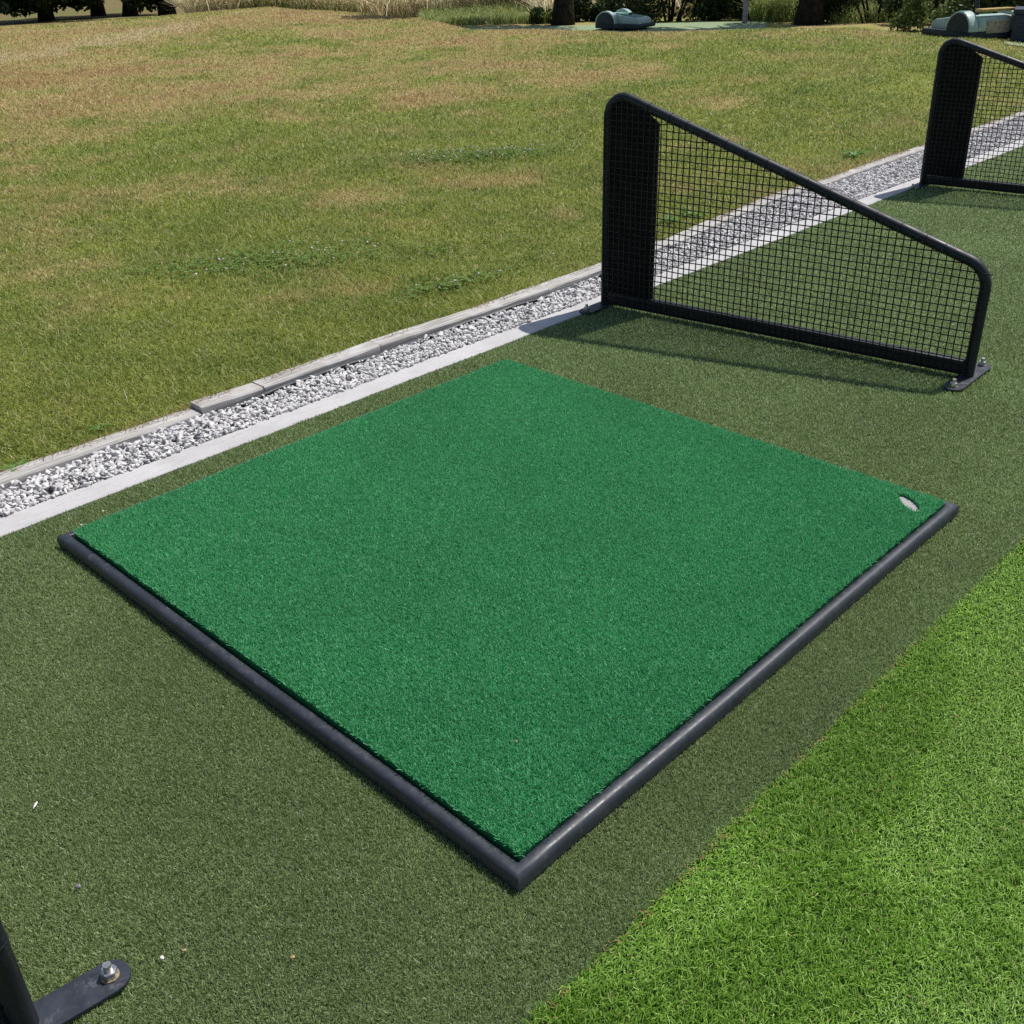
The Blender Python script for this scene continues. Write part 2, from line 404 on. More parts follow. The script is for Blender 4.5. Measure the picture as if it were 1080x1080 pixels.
# ------------------------------------------------------------------ timber edging: lengths of weathered beam
def back_y(x): return np.interp(x, [b[0] for b in BACK], [b[1] for b in BACK])
def timber(x0, x1, wa, wb, z1, label, dz=0.0):
    n = max(4, int((x1-x0)/.06)); bm = bmesh.new(); rows = []
    xm = (x0+x1)/2; ym = float(back_y(xm))
    for i in range(n+1):
        x = x0+(x1-x0)*i/n; yb = float(back_y(x))+.003*math.sin(x*9+1); w = wa+(wb-wa)*i/n; yf = yb-w+.0035*math.sin(x*5.3)+random.uniform(-.0012, .0012)
        zt = z1+dz*(i/n-.5)+.002*math.sin(x*6.1); c = .005+random.uniform(-.0015, .002)
        rows.append([bm.verts.new((a-xm, b-ym, z)) for a, b, z in ((x, yf-.003, -.09), (x, yf-.002, zt-.024), (x, yf, zt-c), (x, yf+c, zt), (x, yf+w*.5, zt+random.uniform(-.001, .001)), (x, yb-c, zt+random.uniform(-.001, .001)), (x, yb, zt-c), (x, yb, -.09))])
    for A, B in zip(rows[:-1], rows[1:]):
        for k in range(7): bm.faces.new((A[k], B[k], B[k+1], A[k+1]))
    bm.faces.new(rows[0]); bm.faces.new(list(reversed(rows[-1])))
    bmesh.ops.recalc_face_normals(bm, faces=bm.faces)
    o = from_bm('timber_edging', bm, 'timber', smooth=True, loc=(xm, ym, 0), angle=math.radians(35))
    return tag(o, label, 'timber edging', 'weathered timbers edging the lawn')
timber(-6, .618, .115, .068, .006, 'long low grey timber at the far left, running up to a raised block')
timber(.622, .845, .068, .068, .021, 'short raised timber block with a dark sawn end at the lawn edge', -.004)
timber(.849, 1.33, .068, .07, .021, 'pale timber butting the right end of the short raised block')
timber(1.334, 2.19, .07, .072, .020, 'straight weathered timber beside the far left corner of the green mat')
timber(2.194, 3.05, .072, .07, .017, 'timber passing behind the solid panel of the nearer net divider')
timber(3.054, 4.3, .075, .07, .012, 'thin timber bending towards the field, seen through the nearer netting')
timber(4.304, 5.35, .07, .07, .010, 'thin pale timber between the two net dividers')
timber(5.354, 16, .07, .07, .010, 'thin pale timber behind the farther net divider')
def make_liner():
    bm = bmesh.new(); rows = []
    for i in range(60):
        x = .66+1.9*i/59; y = float(back_y(x))-.074-.007-.002*math.sin(x*11)
        z = .007+.004*math.sin(x*7.7)+.002*math.sin(x*23)
        rows.append([bm.verts.new(p) for p in ((x, y-.016, -.06), (x, y-.014, z-.003), (x, y-.009, z), (x, y, z+.002), (x, y, -.06))])
    for A, B in zip(rows[:-1], rows[1:]):
        for k in range(4): bm.faces.new((A[k], B[k], B[k+1], A[k+1]))
    bm.faces.new(rows[0]); bm.faces.new(list(reversed(rows[-1])))
    bmesh.ops.recalc_face_normals(bm, faces=bm.faces)
    tag(from_bm('plastic_liner', bm, 'liner', smooth=True, angle=.6), 'black plastic liner edge showing between the timbers and the gravel', 'liner')
make_liner()

# ------------------------------------------------------------------ gravel
def make_gravel():
    protos = []
    for k in range(14):
        bm = bmesh.new()
        for _ in range(random.randint(8, 10)):
            v = Vector((random.gauss(0, 1), random.gauss(0, 1), random.gauss(0, 1))).normalized()*random.uniform(.8, 1.05)
            bm.verts.new((v.x*random.uniform(.85, 1.15), v.y*.85, v.z*.68))
        r = bmesh.ops.convex_hull(bm, input=list(bm.verts))
        bmesh.ops.delete(bm, geom=[g for g in r['geom_interior'] if isinstance(g, bmesh.types.BMVert)], context='VERTS')
        bmesh.ops.bevel(bm, geom=list(bm.edges), offset=.04, segments=1, affect='EDGES', clamp_overlap=True)
        bmesh.ops.triangulate(bm, faces=list(bm.faces)); bm.verts.index_update()
        protos.append((np.array([v.co for v in bm.verts]), np.array([[v.index for v in f.verts] for f in bm.faces])))
        bm.free()
    VV, FF, AA = [], [], []; off = 0
    pts = scatter(-1.5, 12, STRIP1-.006, .60, lambda r: 12500*np.clip(4.0/np.maximum(r, .1), .45, 1)**1.3 if not np.isscalar(r) else 12500*min(1, max(.45, 4.0/max(r, .1)))**1.3)
    for (x, y, _) in pts:
        front = float(back_y(x))-(.068+max(0, .62-x)*.0075+.006 if x < .62 else .086 if x < 2.5 else .078)
        if y > front-.006: continue
        V, F = protos[random.randrange(14)]
        s = random.choice((.0065, .0075, .009, .0105, .012, .0145))*(.85 if y < STRIP1+.02 else 1.0)
        Rm = np.array(Euler((random.uniform(-.7, .7), random.uniform(-.7, .7), random.uniform(0, 6.28))).to_matrix())
        z = -.014+random.uniform(0, .016)+.006*float(vnoise(x, y, 6, 3))
        if y < STRIP1+.006: z = .004+s*.35
        VV.append(V@Rm.T*s+np.array([x, y, z])); FF.append(F+off); AA.append(np.full(len(V), random.random())); off += len(V)
    o = np_mesh('gravel', np.concatenate(VV), [np.concatenate(FF)], 'stone', np.concatenate(AA))
    tag(o, 'white crushed limestone gravel in a drain strip along the turf', 'gravel', kind='stuff')
make_gravel()

# ------------------------------------------------------------------ hitting mat and tray
MX0, MX1, MY0, MY1 = -.005, 1.477, -1.492, -.020
HOLE = (1.4215, -1.431, .043, .016, math.radians(51.5))   # oval slot: centre, half axes, turn
ZT = .0415
def make_tray():
    x0, x1, y0, y1 = -.0365, 1.510, -1.519, .016
    prof = [(0, 0), (.0005, .014), (.0022, .0205), (.0055, .0248), (.010, .0266), (.016, .027), (.023, .0265), (.0255, .024), (.0255, .004)]   # inset from outer edge, height
    bm = bmesh.new(); rings = []
    for d, z in prof:
        ring = []
        cs = [(x0+d, y0+d), (x1-d, y0+d), (x1-d, y1-d), (x0+d, y1-d)]
        for k in range(4):
            a, b = cs[k], cs[(k+1) % 4]
            for i in range(24):
                f = i/24; wob = .0012*math.sin(f*9+k*2+1) if 0 < i else 0
                nx, ny = ((0, 1), (-1, 0), (0, -1), (1, 0))[k]
                ring.append(bm.verts.new((a[0]+(b[0]-a[0])*f+nx*wob, a[1]+(b[1]-a[1])*f+ny*wob, z+.0008*math.sin(f*14+k)*(z > .01))))
        rings.append(ring)
    n = len(rings[0])
    for A, B in zip(rings[:-1], rings[1:]):
        for k in range(n): bm.faces.new((A[k], A[(k+1) % n], B[(k+1) % n], B[k]))
    bm.faces.new(rings[-1]); bm.faces.new(list(reversed(rings[0])))
    bmesh.ops.recalc_face_normals(bm, faces=bm.faces)
    o = from_bm('rubber_tray', bm, 'tray', smooth=True, angle=math.radians(50))
    tag(o, 'dark grey rubber tray rimming the green hitting mat', 'mat tray')
make_tray()
def make_mat():
    root = empty('hitting_mat', ((MX0+MX1)/2, (MY0+MY1)/2, .006))
    tag(root, 'square emerald green hitting mat lying in its dark rubber tray', 'golf mat')
    ox, oy, oz = root.location
    zb = ZT-.0068
    # backing with a round hole: ring of the hole joined to the outline
    bm = bmesh.new(); ns = 48
    outl = []
    for k, (a, b) in enumerate((((MX1, MY0), (MX1, MY1)), ((MX1, MY1), (MX0, MY1)), ((MX0, MY1), (MX0, MY0)), ((MX0, MY0), (MX1, MY0)))):
        for i in range(90):
            f = i/90; outl.append((a[0]+(b[0]-a[0])*f, a[1]+(b[1]-a[1])*f))
    c_, s_ = math.cos(HOLE[4]), math.sin(HOLE[4])
    def pa(p): return math.atan2(p[1]-HOLE[1], p[0]-HOLE[0])
    outl.sort(key=pa)
    hol = []
    for p_ in outl:
        a = pa(p_)-HOLE[4]; k_ = 1/math.hypot(math.cos(a)/HOLE[2], math.sin(a)/HOLE[3])
        hol.append((HOLE[0]+k_*math.cos(a+HOLE[4]), HOLE[1]+k_*math.sin(a+HOLE[4])))
    def ring(pts, z): return [bm.verts.new((x-ox, y-oy, z-oz)) for x, y in pts]
    OT, HT, HB, OB = ring(outl, zb), ring(hol, zb), ring(hol, .0062), ring(outl, .0062)
    m = len(outl)
    for A, B in ((OT, HT), (HT, HB), (HB, OB), (OB, OT)):
        for k in range(m): bm.faces.new((A[k], A[(k+1) % m], B[(k+1) % m], B[k]))
    bmesh.ops.recalc_face_normals(bm, faces=bm.faces)
    from_bm('backing', bm, 'mat_base', root)
    # pile: short dense nylon tufts
    n = 900000
    P = np.stack([rng.uniform(MX0, MX1+.004, n), rng.uniform(MY0-.002, MY1+.004, n), np.full(n, zb-.0005)], 1)
    hx, hy = P[:, 0]-HOLE[0], P[:, 1]-HOLE[1]
    P = P[np.hypot((hx*c_+hy*s_)/(HOLE[2]+.003), (-hx*s_+hy*c_)/(HOLE[3]+.003)) > 1]
    n = len(P)
    # tufts leave gaps between them on a fine wandering scale
    hgt = .0074+.0024*vnoise(P[:, 0], P[:, 1], 160, 1)+rng.uniform(-.0015, .0015, n)
    V, F, A = blades(P, hgt, rng.uniform(.0008, .0016, n), np.clip(rng.normal(.60, .34, n), 0, 1.4), tip=.75, var=np.clip(rng.normal(.48, .24, n), 0, 1))
    V -= np.array([ox, oy, oz])
    np_mesh('pile', V, [F], 'mat_pile', A, root)
    bm = bmesh.new(); el_ = [(.97*HOLE[2]*math.cos(t), .97*HOLE[3]*math.sin(t)) for t in np.linspace(0, 2*PI, 28, endpoint=False)]
    bm_prism(bm, [(HOLE[0]-ox+a*c_-b*s_, HOLE[1]-oy+a*s_+b*c_) for a, b in el_], .0065-oz, ZT-.0115-oz, 'xy')
    from_bm('tee_plug', bm, 'white_plastic', root)
make_mat()

# ------------------------------------------------------------------ turf piles
def dl(k, r0, p, lo):
    def f(r):
        return k*np.maximum(np.minimum(1.0, (r0/np.maximum(r, .05))**p), lo)
    return f
def make_turf():
    P = scatter(-2.2, 11, CUT, STRIP0-.001, dl(420000, 1.7, 2.0, .012), .06, .12)
    # nothing under tray
    k = ~((P[:, 0] > -.033) & (P[:, 0] < 1.528) & (P[:, 1] > -1.517) & (P[:, 1] < .032)); P = P[k]
    P[:, 2] = -.0079
    r = np.hypot(P[:, 0]-CX, P[:, 1]-CY); n = len(P); g = np.maximum(1, r/1.9)**.95
    L = (.0074+.0018*vnoise(P[:, 0], P[:, 1], 130, 2)+rng.uniform(-.0015, .0015, n))*np.minimum(g, 1.6)**.4
    V, F, A = blades(P, L, rng.uniform(.0008, .0016, n)*g, np.clip(rng.normal(.62, .34, n), 0, 1.4), tip=.75, var=np.clip(rng.normal(.45, .25, n), 0, 1))
    tag(np_mesh('olive_turf_pile', V, [F], 'olive_pile', A), 'short olive green artificial turf pile round the mat and under the dividers', 'turf', kind='stuff')
    print('olive', n)
    # long bright turf, ragged seam
    P = scatter(-1.2, 4.5, -3.4, CUT+.012, dl(120000, 1.7, 2.0, .03), .08, .15)
    seam = CUT+.006*(vnoise(P[:, 0], P[:, 0]*0, 22, 5)-.5)
    P = P[P[:, 1] < seam+.002]; n = len(P); P[:, 2] = -.0095
    r = np.hypot(P[:, 0]-CX, P[:, 1]-CY); g = np.maximum(1, r/1.9)**.9
    az = 2*PI*vnoise(P[:, 0], P[:, 1], 9, 6)*1.2+2*PI*.6*vnoise(P[:, 0], P[:, 1], 38, 7)+rng.normal(0, 1.2, n)
    band = vnoise(P[:, 0]*.35+P[:, 1]*.1, P[:, 1]+.08*np.sin(P[:, 0]*3), 6.5, 51)+.35*(vnoise(P[:, 0], P[:, 1], 11, 52)-.5)
    az = np.where(rng.random(n) < .55, np.where(band > .5, PI*1.05, 0.25)+rng.normal(0, .7, n), az)
    L = rng.uniform(.009, .019, n)*(.85+.3*vnoise(P[:, 0], P[:, 1], 14, 8))
    V, F, A = blades(P, L, rng.uniform(.0010, .0019, n)*g, np.abs(.22+.8*sst(band, .36, .62)+rng.normal(0, .3, n)), az=az, bend=1.15, tip=.45, two=True, var=np.clip(rng.normal(.45, .24, n), 0, 1), twist=True)
    tag(np_mesh('long_turf_pile', V, [F], 'lime_pile', A), 'long bright green artificial lawn pile in the lower right', 'turf', kind='stuff')
    print('lime', n)
    # brown curled thatch fibres showing among the long pile
    n = 800
    Q = P[rng.choice(len(P), n)].copy(); near = rng.random(n) < .35
    Q[near, 1] = CUT-rng.uniform(0, .012, near.sum()); Q[:, 2] += .007
    V, F, A = blades(Q, rng.uniform(.004, .010, n), rng.uniform(.0010, .0018, n), rng.uniform(.6, 1.4, n), bend=.8, two=True, tip=.8)
    tag(np_mesh('turf_thatch', V, [F], 'thatch', A), 'brown curled fibres among the long bright turf', 'turf', kind='stuff')
make_turf()

# ------------------------------------------------------------------ lawn grass
def make_lawn():
    P = scatter(-4, 24, .40, 26, dl(44000, 3.3, 2.05, .012), .06, .6, zf=terr)
    by = back_y(P[:, 0])
    over = by - np.maximum(0, .035*(vnoise(P[:, 0], P[:, 0]*0, 12, 11)-.35))*(P[:, 0] < 4.5)
    P = P[P[:, 1] > over]
    r = np.hypot(P[:, 0]-CX, P[:, 1]-CY); az = np.degrees(np.arctan2(P[:, 1]-CY, P[:, 0]-CX))
    k = r < np.interp(az, AZ, RC)+3.5; P, r = P[k], r[k]
    n = len(P); g = np.maximum(1, r/3.4)
    L = (.012+.013*vnoise(P[:, 0], P[:, 1], 1.7, 12)+.012*vnoise(P[:, 0], P[:, 1], 7, 13))*rng.uniform(.7, 1.3, n)*np.minimum(g, 2.2)**.25
    W = rng.uniform(.0015, .0031, n)*g**.93
    V, F, A = blades(P, L, W, np.clip(rng.normal(.85, .38, n), 0, 1.5), bend=.4, tip=.25, two=True)
    tag(np_mesh('lawn_grass', V, [F], 'blade', A), 'mown natural lawn grass, patchy green and straw brown, beyond the timber edge', 'grass', kind='stuff')
    print('lawn', n)
    n = 16000; x = rng.uniform(-1.6, 9, n); y = back_y(x)+rng.normal(.004, .016, n)-.016*(vnoise(x, x*0, 3.1, 42)-.4)
    Q = np.stack([x, y, terr(x, y)], 1); Q = Q[vnoise(x, x*0, 7, 41) > .3]; n = len(Q)
    Q[:, 2] = np.where(Q[:, 1] < back_y(Q[:, 0]), np.where(Q[:, 0] < .62, .003, np.where(Q[:, 0] < 2.2, .017, .009)), Q[:, 2]+.006)
    V, F, A = blades(Q, rng.uniform(.010, .028, n), rng.uniform(.0014, .0026, n), np.clip(rng.normal(1.0, .35, n), 0, 1.5), az=rng.normal(-PI/2, 1.3, n), bend=.5, tip=.4, two=True)
    tag(np_mesh('edge_thatch', V, [F], 'straw', A), 'dead brown grass fringe hanging over the timber edge', 'grass', kind='stuff')
    # taller bent seed stalks
    n = 900
    P2 = P[rng.choice(len(P), n, replace=False)]; P2 = P2[np.hypot(P2[:, 0]-CX, P2[:, 1]-CY) < 9]; n = len(P2)
    V, F, A = blades(P2, rng.uniform(.03, .075, n), rng.uniform(.0012, .002, n), rng.uniform(.4, 1.2, n), bend=.5, tip=.5, two=True)
    tag(np_mesh('seed_stalks', V, [F], 'dry_grass', A), 'pale dry seed stalks standing out of the lawn', 'grass', kind='stuff')
make_lawn()

# ------------------------------------------------------------------ clover and weeds
def clover(cx, cy, sx, sy, rot, nl, nf, label):
    c, s = math.cos(rot), math.sin(rot)
    def spots(n, k=1.0):
        a, b = rng.normal(0, sx*k, n), rng.normal(0, sy*k, n)
        x, y = cx+a*c-b*s, cy+a*s+b*c
        return np.stack([x, y, terr(x, y)], 1)
    P = spots(nl); n = len(P)
    root = empty('clover_patch', (cx, cy, float(terr(cx, cy)))); tag(root, label, 'clover', 'clover patches in the lawn')
    o3 = np.array(root.location)
    # leaves: three leaflets per stalk, near-horizontal quads at 25-45 mm
    h = rng.uniform(.014, .030, n); VV = []; AA = []
    base = P+np.stack([np.zeros(n), np.zeros(n), h], 1); a0 = rng.uniform(0, 2*PI, n)
    for k in range(3):
        a = a0+k*2*PI/3; d = np.stack([np.cos(a), np.sin(a), rng.uniform(-.1, .35, n)], 1); w = np.stack([-np.sin(a), np.cos(a), rng.uniform(-.2, .2, n)], 1)
        l = rng.uniform(.009, .015, n)[:, None]
        VV.append(np.stack([base, base+d*l*.6+w*l*.5, base+d*l*1.05, base+d*l*.6-w*l*.5], 1)); AA.append(rng.random(n))
    V = np.concatenate(VV).reshape(-1, 3)-o3; A = np.repeat(np.concatenate(AA), 4)
    np_mesh('leaves', V, [np.arange(len(V)).reshape(-1, 4)], 'clover_leaf', A, root)
    for (x, y, z) in spots(nf, .95):
        r_ = random.uniform(.0045, .0075); zz = random.uniform(.028, .045); bm = bmesh.new()
        bmesh.ops.create_icosphere(bm, subdivisions=1, radius=r_)
        for v in bm.verts: v.co = Vector((v.co.x, v.co.y, v.co.z*.9+zz))*1.0+Vector((random.uniform(-.15, .15)*r_, random.uniform(-.15, .15)*r_, 0))
        f = from_bm('flower', bm, 'flower', root, loc=(x-o3[0], y-o3[1], z-o3[2]))
        a = f.data.attributes.new('var', 'FLOAT', 'POINT'); a.data.foreach_set('value', rng.random(len(f.data.vertices)).astype(np.float32))
clover(3.95, 2.75, .34, .11, -.62, 900, 62, 'large clover patch thick with white flower heads, behind the nearer net divider')
clover(1.80, 1.72, .30, .13, -.55, 650, 24, 'low clover patch with a few pinkish flower heads in the middle of the lawn')
clover(2.06, .83, .17, .05, -.1, 160, 7, 'small clover patch with white flower heads near the timber edge')
def weed(x, y, n, size, label):
    z = float(terr(x, y)); bm = bmesh.new()
    for k in range(n):
        a = 2*PI*k/n+random.uniform(-.4, .4); L = size*random.uniform(.7, 1.2); w = L*.28; rows = []
        for i, (t, hh, ww) in enumerate(((0, .01, .12), (.3, .35, .8), (.65, .5, 1), (.9, .42, .6), (1.0, .36, .05))):
            c = Vector((math.cos(a)*t*L, math.sin(a)*t*L, .004+hh*L*.7)); sd = Vector((-math.sin(a), math.cos(a), 0))*w*ww*.5
            rows.append([bm.verts.new(c-sd+Vector((0, 0, ww*.1*w))), bm.verts.new(c-Vector((0, 0, ww*.12*w))), bm.verts.new(c+sd+Vector((0, 0, ww*.1*w)))])
        for A, B in zip(rows[:-1], rows[1:]):
            for q in range(2): bm.faces.new((A[q], A[q+1], B[q+1], B[q]))
    o = from_bm('weed', bm, 'weed', smooth=True, loc=(x, y, z))
    a = o.data.attributes.new('var', 'FLOAT', 'POINT'); a.data.foreach_set('value', np.repeat(rng.random(len(o.data.vertices)//3+1), 3)[:len(o.data.vertices)].astype(np.float32))
    tag(o, label, 'weed', 'broad-leaved weeds along the lawn edge')
weed(.085, .515, 9, .045, 'small broad-leaved weed overhanging the long low timber at the far left')
weed(.36, .60, 7, .04, 'small leafy weed in the grass just behind the long low timber')
weed(3.60, .74, 11, .07, 'dark leafy weed at the lawn edge seen through the netting of the nearer divider')
weed(3.42, .76, 10, .07, 'bright broad-leaved weed seen through the nearer netting, left of the dark one')
weed(5.45, .84, 11, .085, 'leafy weed at the lawn edge between the two net dividers')

# ------------------------------------------------------------------ net dividers
SK = math.atan2(-1.36, .155)            # heading of a divider, back post to front post
def arc(p0, p1, p2, R, n=8):
    """fillet of the corner p1 in 2-D"""
    p0, p1, p2 = (Vector((a[0], a[1])) for a in (p0, p1, p2))
    u = (p0-p1).normalized(); w = (p2-p1).normalized(); half = u.angle(w)/2
    T = R/math.tan(half); c = p1+(u+w).normalized()*(R/math.sin(half)); a, b = p1+u*T, p1+w*T
    a0 = math.atan2(*(a-c).yx); a1 = math.atan2(*(b-c).yx); d = (a1-a0+PI) % (2*PI)-PI
    return [(c.x+R*math.cos(a0+d*i/n), c.y+R*math.sin(a0+d*i/n)) for i in range(n+1)]
U0, U1, RT = -.016, 1.338, .0168
TOP0, TOP1 = (U0, .776), (U1, .345)
def top_z(u):                          # underside of the sloping tube
    return TOP0[1]+(TOP1[1]-TOP0[1])*(u-U0)/(U1-U0)
def hexnut(bm, c, r, h):
    a = []; b = []
    for k in range(6):
        t = PI/3*k+.2; a.append((c[0]+r*math.cos(t), c[1]+r*math.sin(t)))
    bm_prism(bm, a, c[2], c[2]+h, 'xy')
def make_divider(loc, label, twist):
    # local frame: x from back post to front post, y to the left of it (away from the camera bay), z up
    root = empty('net_divider', loc, SK)
    tag(root, label, 'bay divider', 'net dividers between the tee bays')
    pts = [(U0, .006), (U0, .3), (U0, .6)]+arc((U0, 0), TOP0, TOP1, .066, 10)
    mid = [(U0+(U1-U0)*f, top_z(U0+(U1-U0)*f)) for f in (.25, .5, .75)]
    pts += mid+arc(TOP0, TOP1, (U1, 0), .085, 10)+[(U1, .2), (U1, .1), (U1, .006)]
    bm = bmesh.new(); bm_tube(bm, [(u, 0, z) for u, z in pts], RT, 16)
    fr = from_bm('frame', bm, 'steel', root, smooth=True, angle=math.radians(60))
    # cable ties round the tube
    us = [.04, .15, .235, .30, .38, .45, .525, .60, .675, .745, .82, .90, .98, 1.06, 1.14, 1.20]
    def tie(u, z, dirv):
        b = bmesh.new(); d = Vector((dirv[0], 0, dirv[1])).normalized(); c = Vector((u, 0, z))
        n1 = Vector((0, 1, 0)); n2 = d.cross(n1)
        ri, ro, w = RT+.0003, RT+.0016, .0018; rings = []
        for k in range(18):
            t = 2*PI*k/18; e = n1*math.cos(t)+n2*math.sin(t)
            rings.append([b.verts.new(c+e*q+d*s) for q, s in ((ri, -w), (ro, -w), (ro, w), (ri, w))])
        for k in range(18):
            A, B = rings[k], rings[(k+1) % 18]
            for q in range(4): b.faces.new((A[q], A[(q+1) % 4], B[(q+1) % 4], B[q]))
        bm_box(b, c+Vector((0, -RT-.004, -.004)), (.006, .005, .005))
        bmesh.ops.recalc_face_normals(b, faces=b.faces)
        from_bm('cable_tie', b, 'tie', fr)
    sl = (U1-U0, TOP1[1]-TOP0[1])
    for u in us: tie(u, top_z(u) if .08 < u < 1.25 else top_z(u)-.008, sl)
    for z in (.17, .255): tie(U1, z, (0, 1))
    for z in (.1, .25, .4, .55): tie(U0, z, (0, 1))
    # bottom rail, a flat box section
    bm = bmesh.new(); bm_box(bm, ((U0+U1)/2, .002, .032), (U1-U0-2*RT-.002, .030, .046)); bevel(bm, .003, 2)
    from_bm('bottom_rail', bm, 'steel', root, smooth=True, angle=math.radians(50))
    # solid black panel by the back post
    px = .192
    poly = [(U0+RT+.001, .058), (px, .058), (px, top_z(px)-.034), (px-.045, top_z(px-.045)-RT-.002)]
    inner = arc((U0+RT, 0), (U0+RT, top_z(U0+RT)-RT*1.05), (px, top_z(px)-RT*1.05), .048, 8)
    poly += list(reversed(inner))
    bm = bmesh.new(); bm_prism(bm, poly, -.006, .004)
    from_bm('solid_panel', bm, 'rubber_panel', root)
    # square netting on the near face, wires as thin woven rods
    bm = bmesh.new(); p = .0228; yw = -RT-.0035; w = .0015
    def top_of(u):
        z = top_z(u)-.004
        if u < .055: z -= (.055-u)**2*14
        if u > 1.27: z -= (u-1.27)**2*9
        return z
    def rod(pl, horizontal):
        prev = None
        for (u, y, z) in pl:
            q = [(u, y-w, z-w), (u, y+w, z-w), (u, y+w, z+w), (u, y-w, z+w)] if horizontal else [(u-w, y-w, z), (u+w, y-w, z), (u+w, y+w, z), (u-w, y+w, z)]
            cur = [bm.verts.new(c) for c in q]
            if prev:
                for k in range(4): bm.faces.new((prev[k], prev[(k+1) % 4], cur[(k+1) % 4], cur[k]))
            prev = cur
    nu = int((U1-U0)/p); wob = [random.uniform(-.0012, .0012) for _ in range(200)]
    for i in range(nu+1):
        u = U0+i*p+wob[i]; zt = top_of(u); n = 10
        rod([(u+.0012*math.sin(z_*9+i), yw+.0016*math.sin(z_*17+i*1.7), z_) for z_ in (.014+(zt-.014)*k/n for k in range(n+1))], False)
    j = 0; z = .016
    while z < .74:
        # the row runs from the back post to wherever the slope cuts it
        u_end = U1
        if z > top_of(U1-.02):
            u_end = U0+(z+.004-TOP0[1])/(TOP1[1]-TOP0[1])*(U1-U0)
        if u_end > .03:
            zz = z+wob[60+j]; n = 16
            rod([(U0+(u_end-U0)*k/n, yw+w*2+.0012*math.sin(k*2.1+j), zz+.0012*math.sin(k*1.3+j*.7)) for k in range(n+1)], True)
        j += 1; z += p
    bmesh.ops.recalc_face_normals(bm, faces=bm.faces)
    from_bm('netting', bm, 'net', root)
    # foot plates with bolts
    for u in (U0, U1):
        bm = bmesh.new(); hw, hl = .029, .141; poly = []; ct, st = math.cos(twist), math.sin(twist)
        for sgn in (1, -1):
            for k in range(9):
                t = (PI*k/8) if sgn > 0 else PI+PI*k/8
                px_, py_ = hw*math.cos(t), sgn*(hl-hw)+hw*math.sin(t); poly.append((u+px_*ct-py_*st, px_*st+py_*ct))
        bm_prism(bm, poly, .0005, .0065, 'xy')
        bevel(bm, .0008, 1)
        pl = from_bm('base_plate', bm, 'plate', root, smooth=True, angle=.5)
        for s in (-1, 1):
            c = (u-s*.114*st, s*.114*ct, .0066)
            b = bmesh.new(); bm_cyl(b, c, (c[0], c[1], c[2]+.0022), .0128, seg=20)
            wsh = from_bm('washer', b, 'rust', pl)
            b = bmesh.new(); hexnut(b, (c[0], c[1], c[2]+.0024), .0116, .0105); bevel(b, .0007, 1)
            bm_cyl(b, (c[0], c[1], c[2]+.0125), (c[0], c[1], c[2]+.024), .006, .0057, 14)
            from_bm('bolt', b, 'zinc', pl, smooth=True, angle=.5)
    return root
make_divider((2.222, .155, 0), 'nearer black net divider with sloping top standing just beyond the green mat', math.radians(-5))
d2 = make_divider((4.925, .145, 0), 'farther black net divider at the right edge of the frame', math.radians(-8))
d2.rotation_euler = (math.radians(3), 0, SK); d2.scale = (1, 1, .96)      # this one leans a little and stands lower
make_divider((-.7945, .139, 0), 'closest black net divider, only its post and bolted foot showing at lower left', math.radians(-13))

# ------------------------------------------------------------------ bits on the turf
def chip(x, y, s, mat, name, label, long=1.0, z=.003):
    bm = bmesh.new()
    bmesh.ops.create_icosphere(bm, subdivisions=1, radius=s*.9)
    a = .75 if long > 2 else random.uniform(0, 3)
    for v in bm.verts:
        v.co *= random.uniform(.65, 1.2); v.co = Vector((v.co.x*long, v.co.y*.75, v.co.z*.55))
        v.co = Matrix.Rotation(a, 3, 'Z')@v.co
    tag(from_bm(name, bm, mat, loc=(x, y, z+s*.3)), label, name.replace('_', ' '))
chip(-.456, -.799, .004, 'pebble_white', 'wood_splinter', 'pale splinter lying on the olive turf left of the mat', 2.4)
chip(-.486, -1.018, .0055, 'pebble_grey', 'pebble', 'mauve grey pebble on the olive turf above the lower left foot plate', 1.2)
chip(-.436, -1.24, .0045, 'husk', 'husk', 'tan husk right of the bolt on the lower left foot plate')
chip(-.464, -1.228, .0045, 'pebble_white', 'pebble', 'white stone chip close to the bolt on the lower left foot plate')
chip(-.338, -1.364, .0045, 'husk', 'husk', 'tan husk alone on the turf at the bottom of the picture', 1.2)
chip(.045, .06, .004, 'pebble_white', 'pebble', 'white stone chip between the kerb and the left corner of the mat, nearer the mat')
chip(.115, .085, .004, 'pebble_white', 'pebble', 'white stone chip between the kerb and the left corner of the mat, nearer the kerb')
chip(.17, -1.318, .0035, 'husk', 'husk', 'tiny tan husk on the green mat close to its near corner', z=ZT-.001)
chip(2.05, -.70, .005, 'pebble_grey', 'pebble', 'dark pebble on the shadow line in front of the nearer divider')

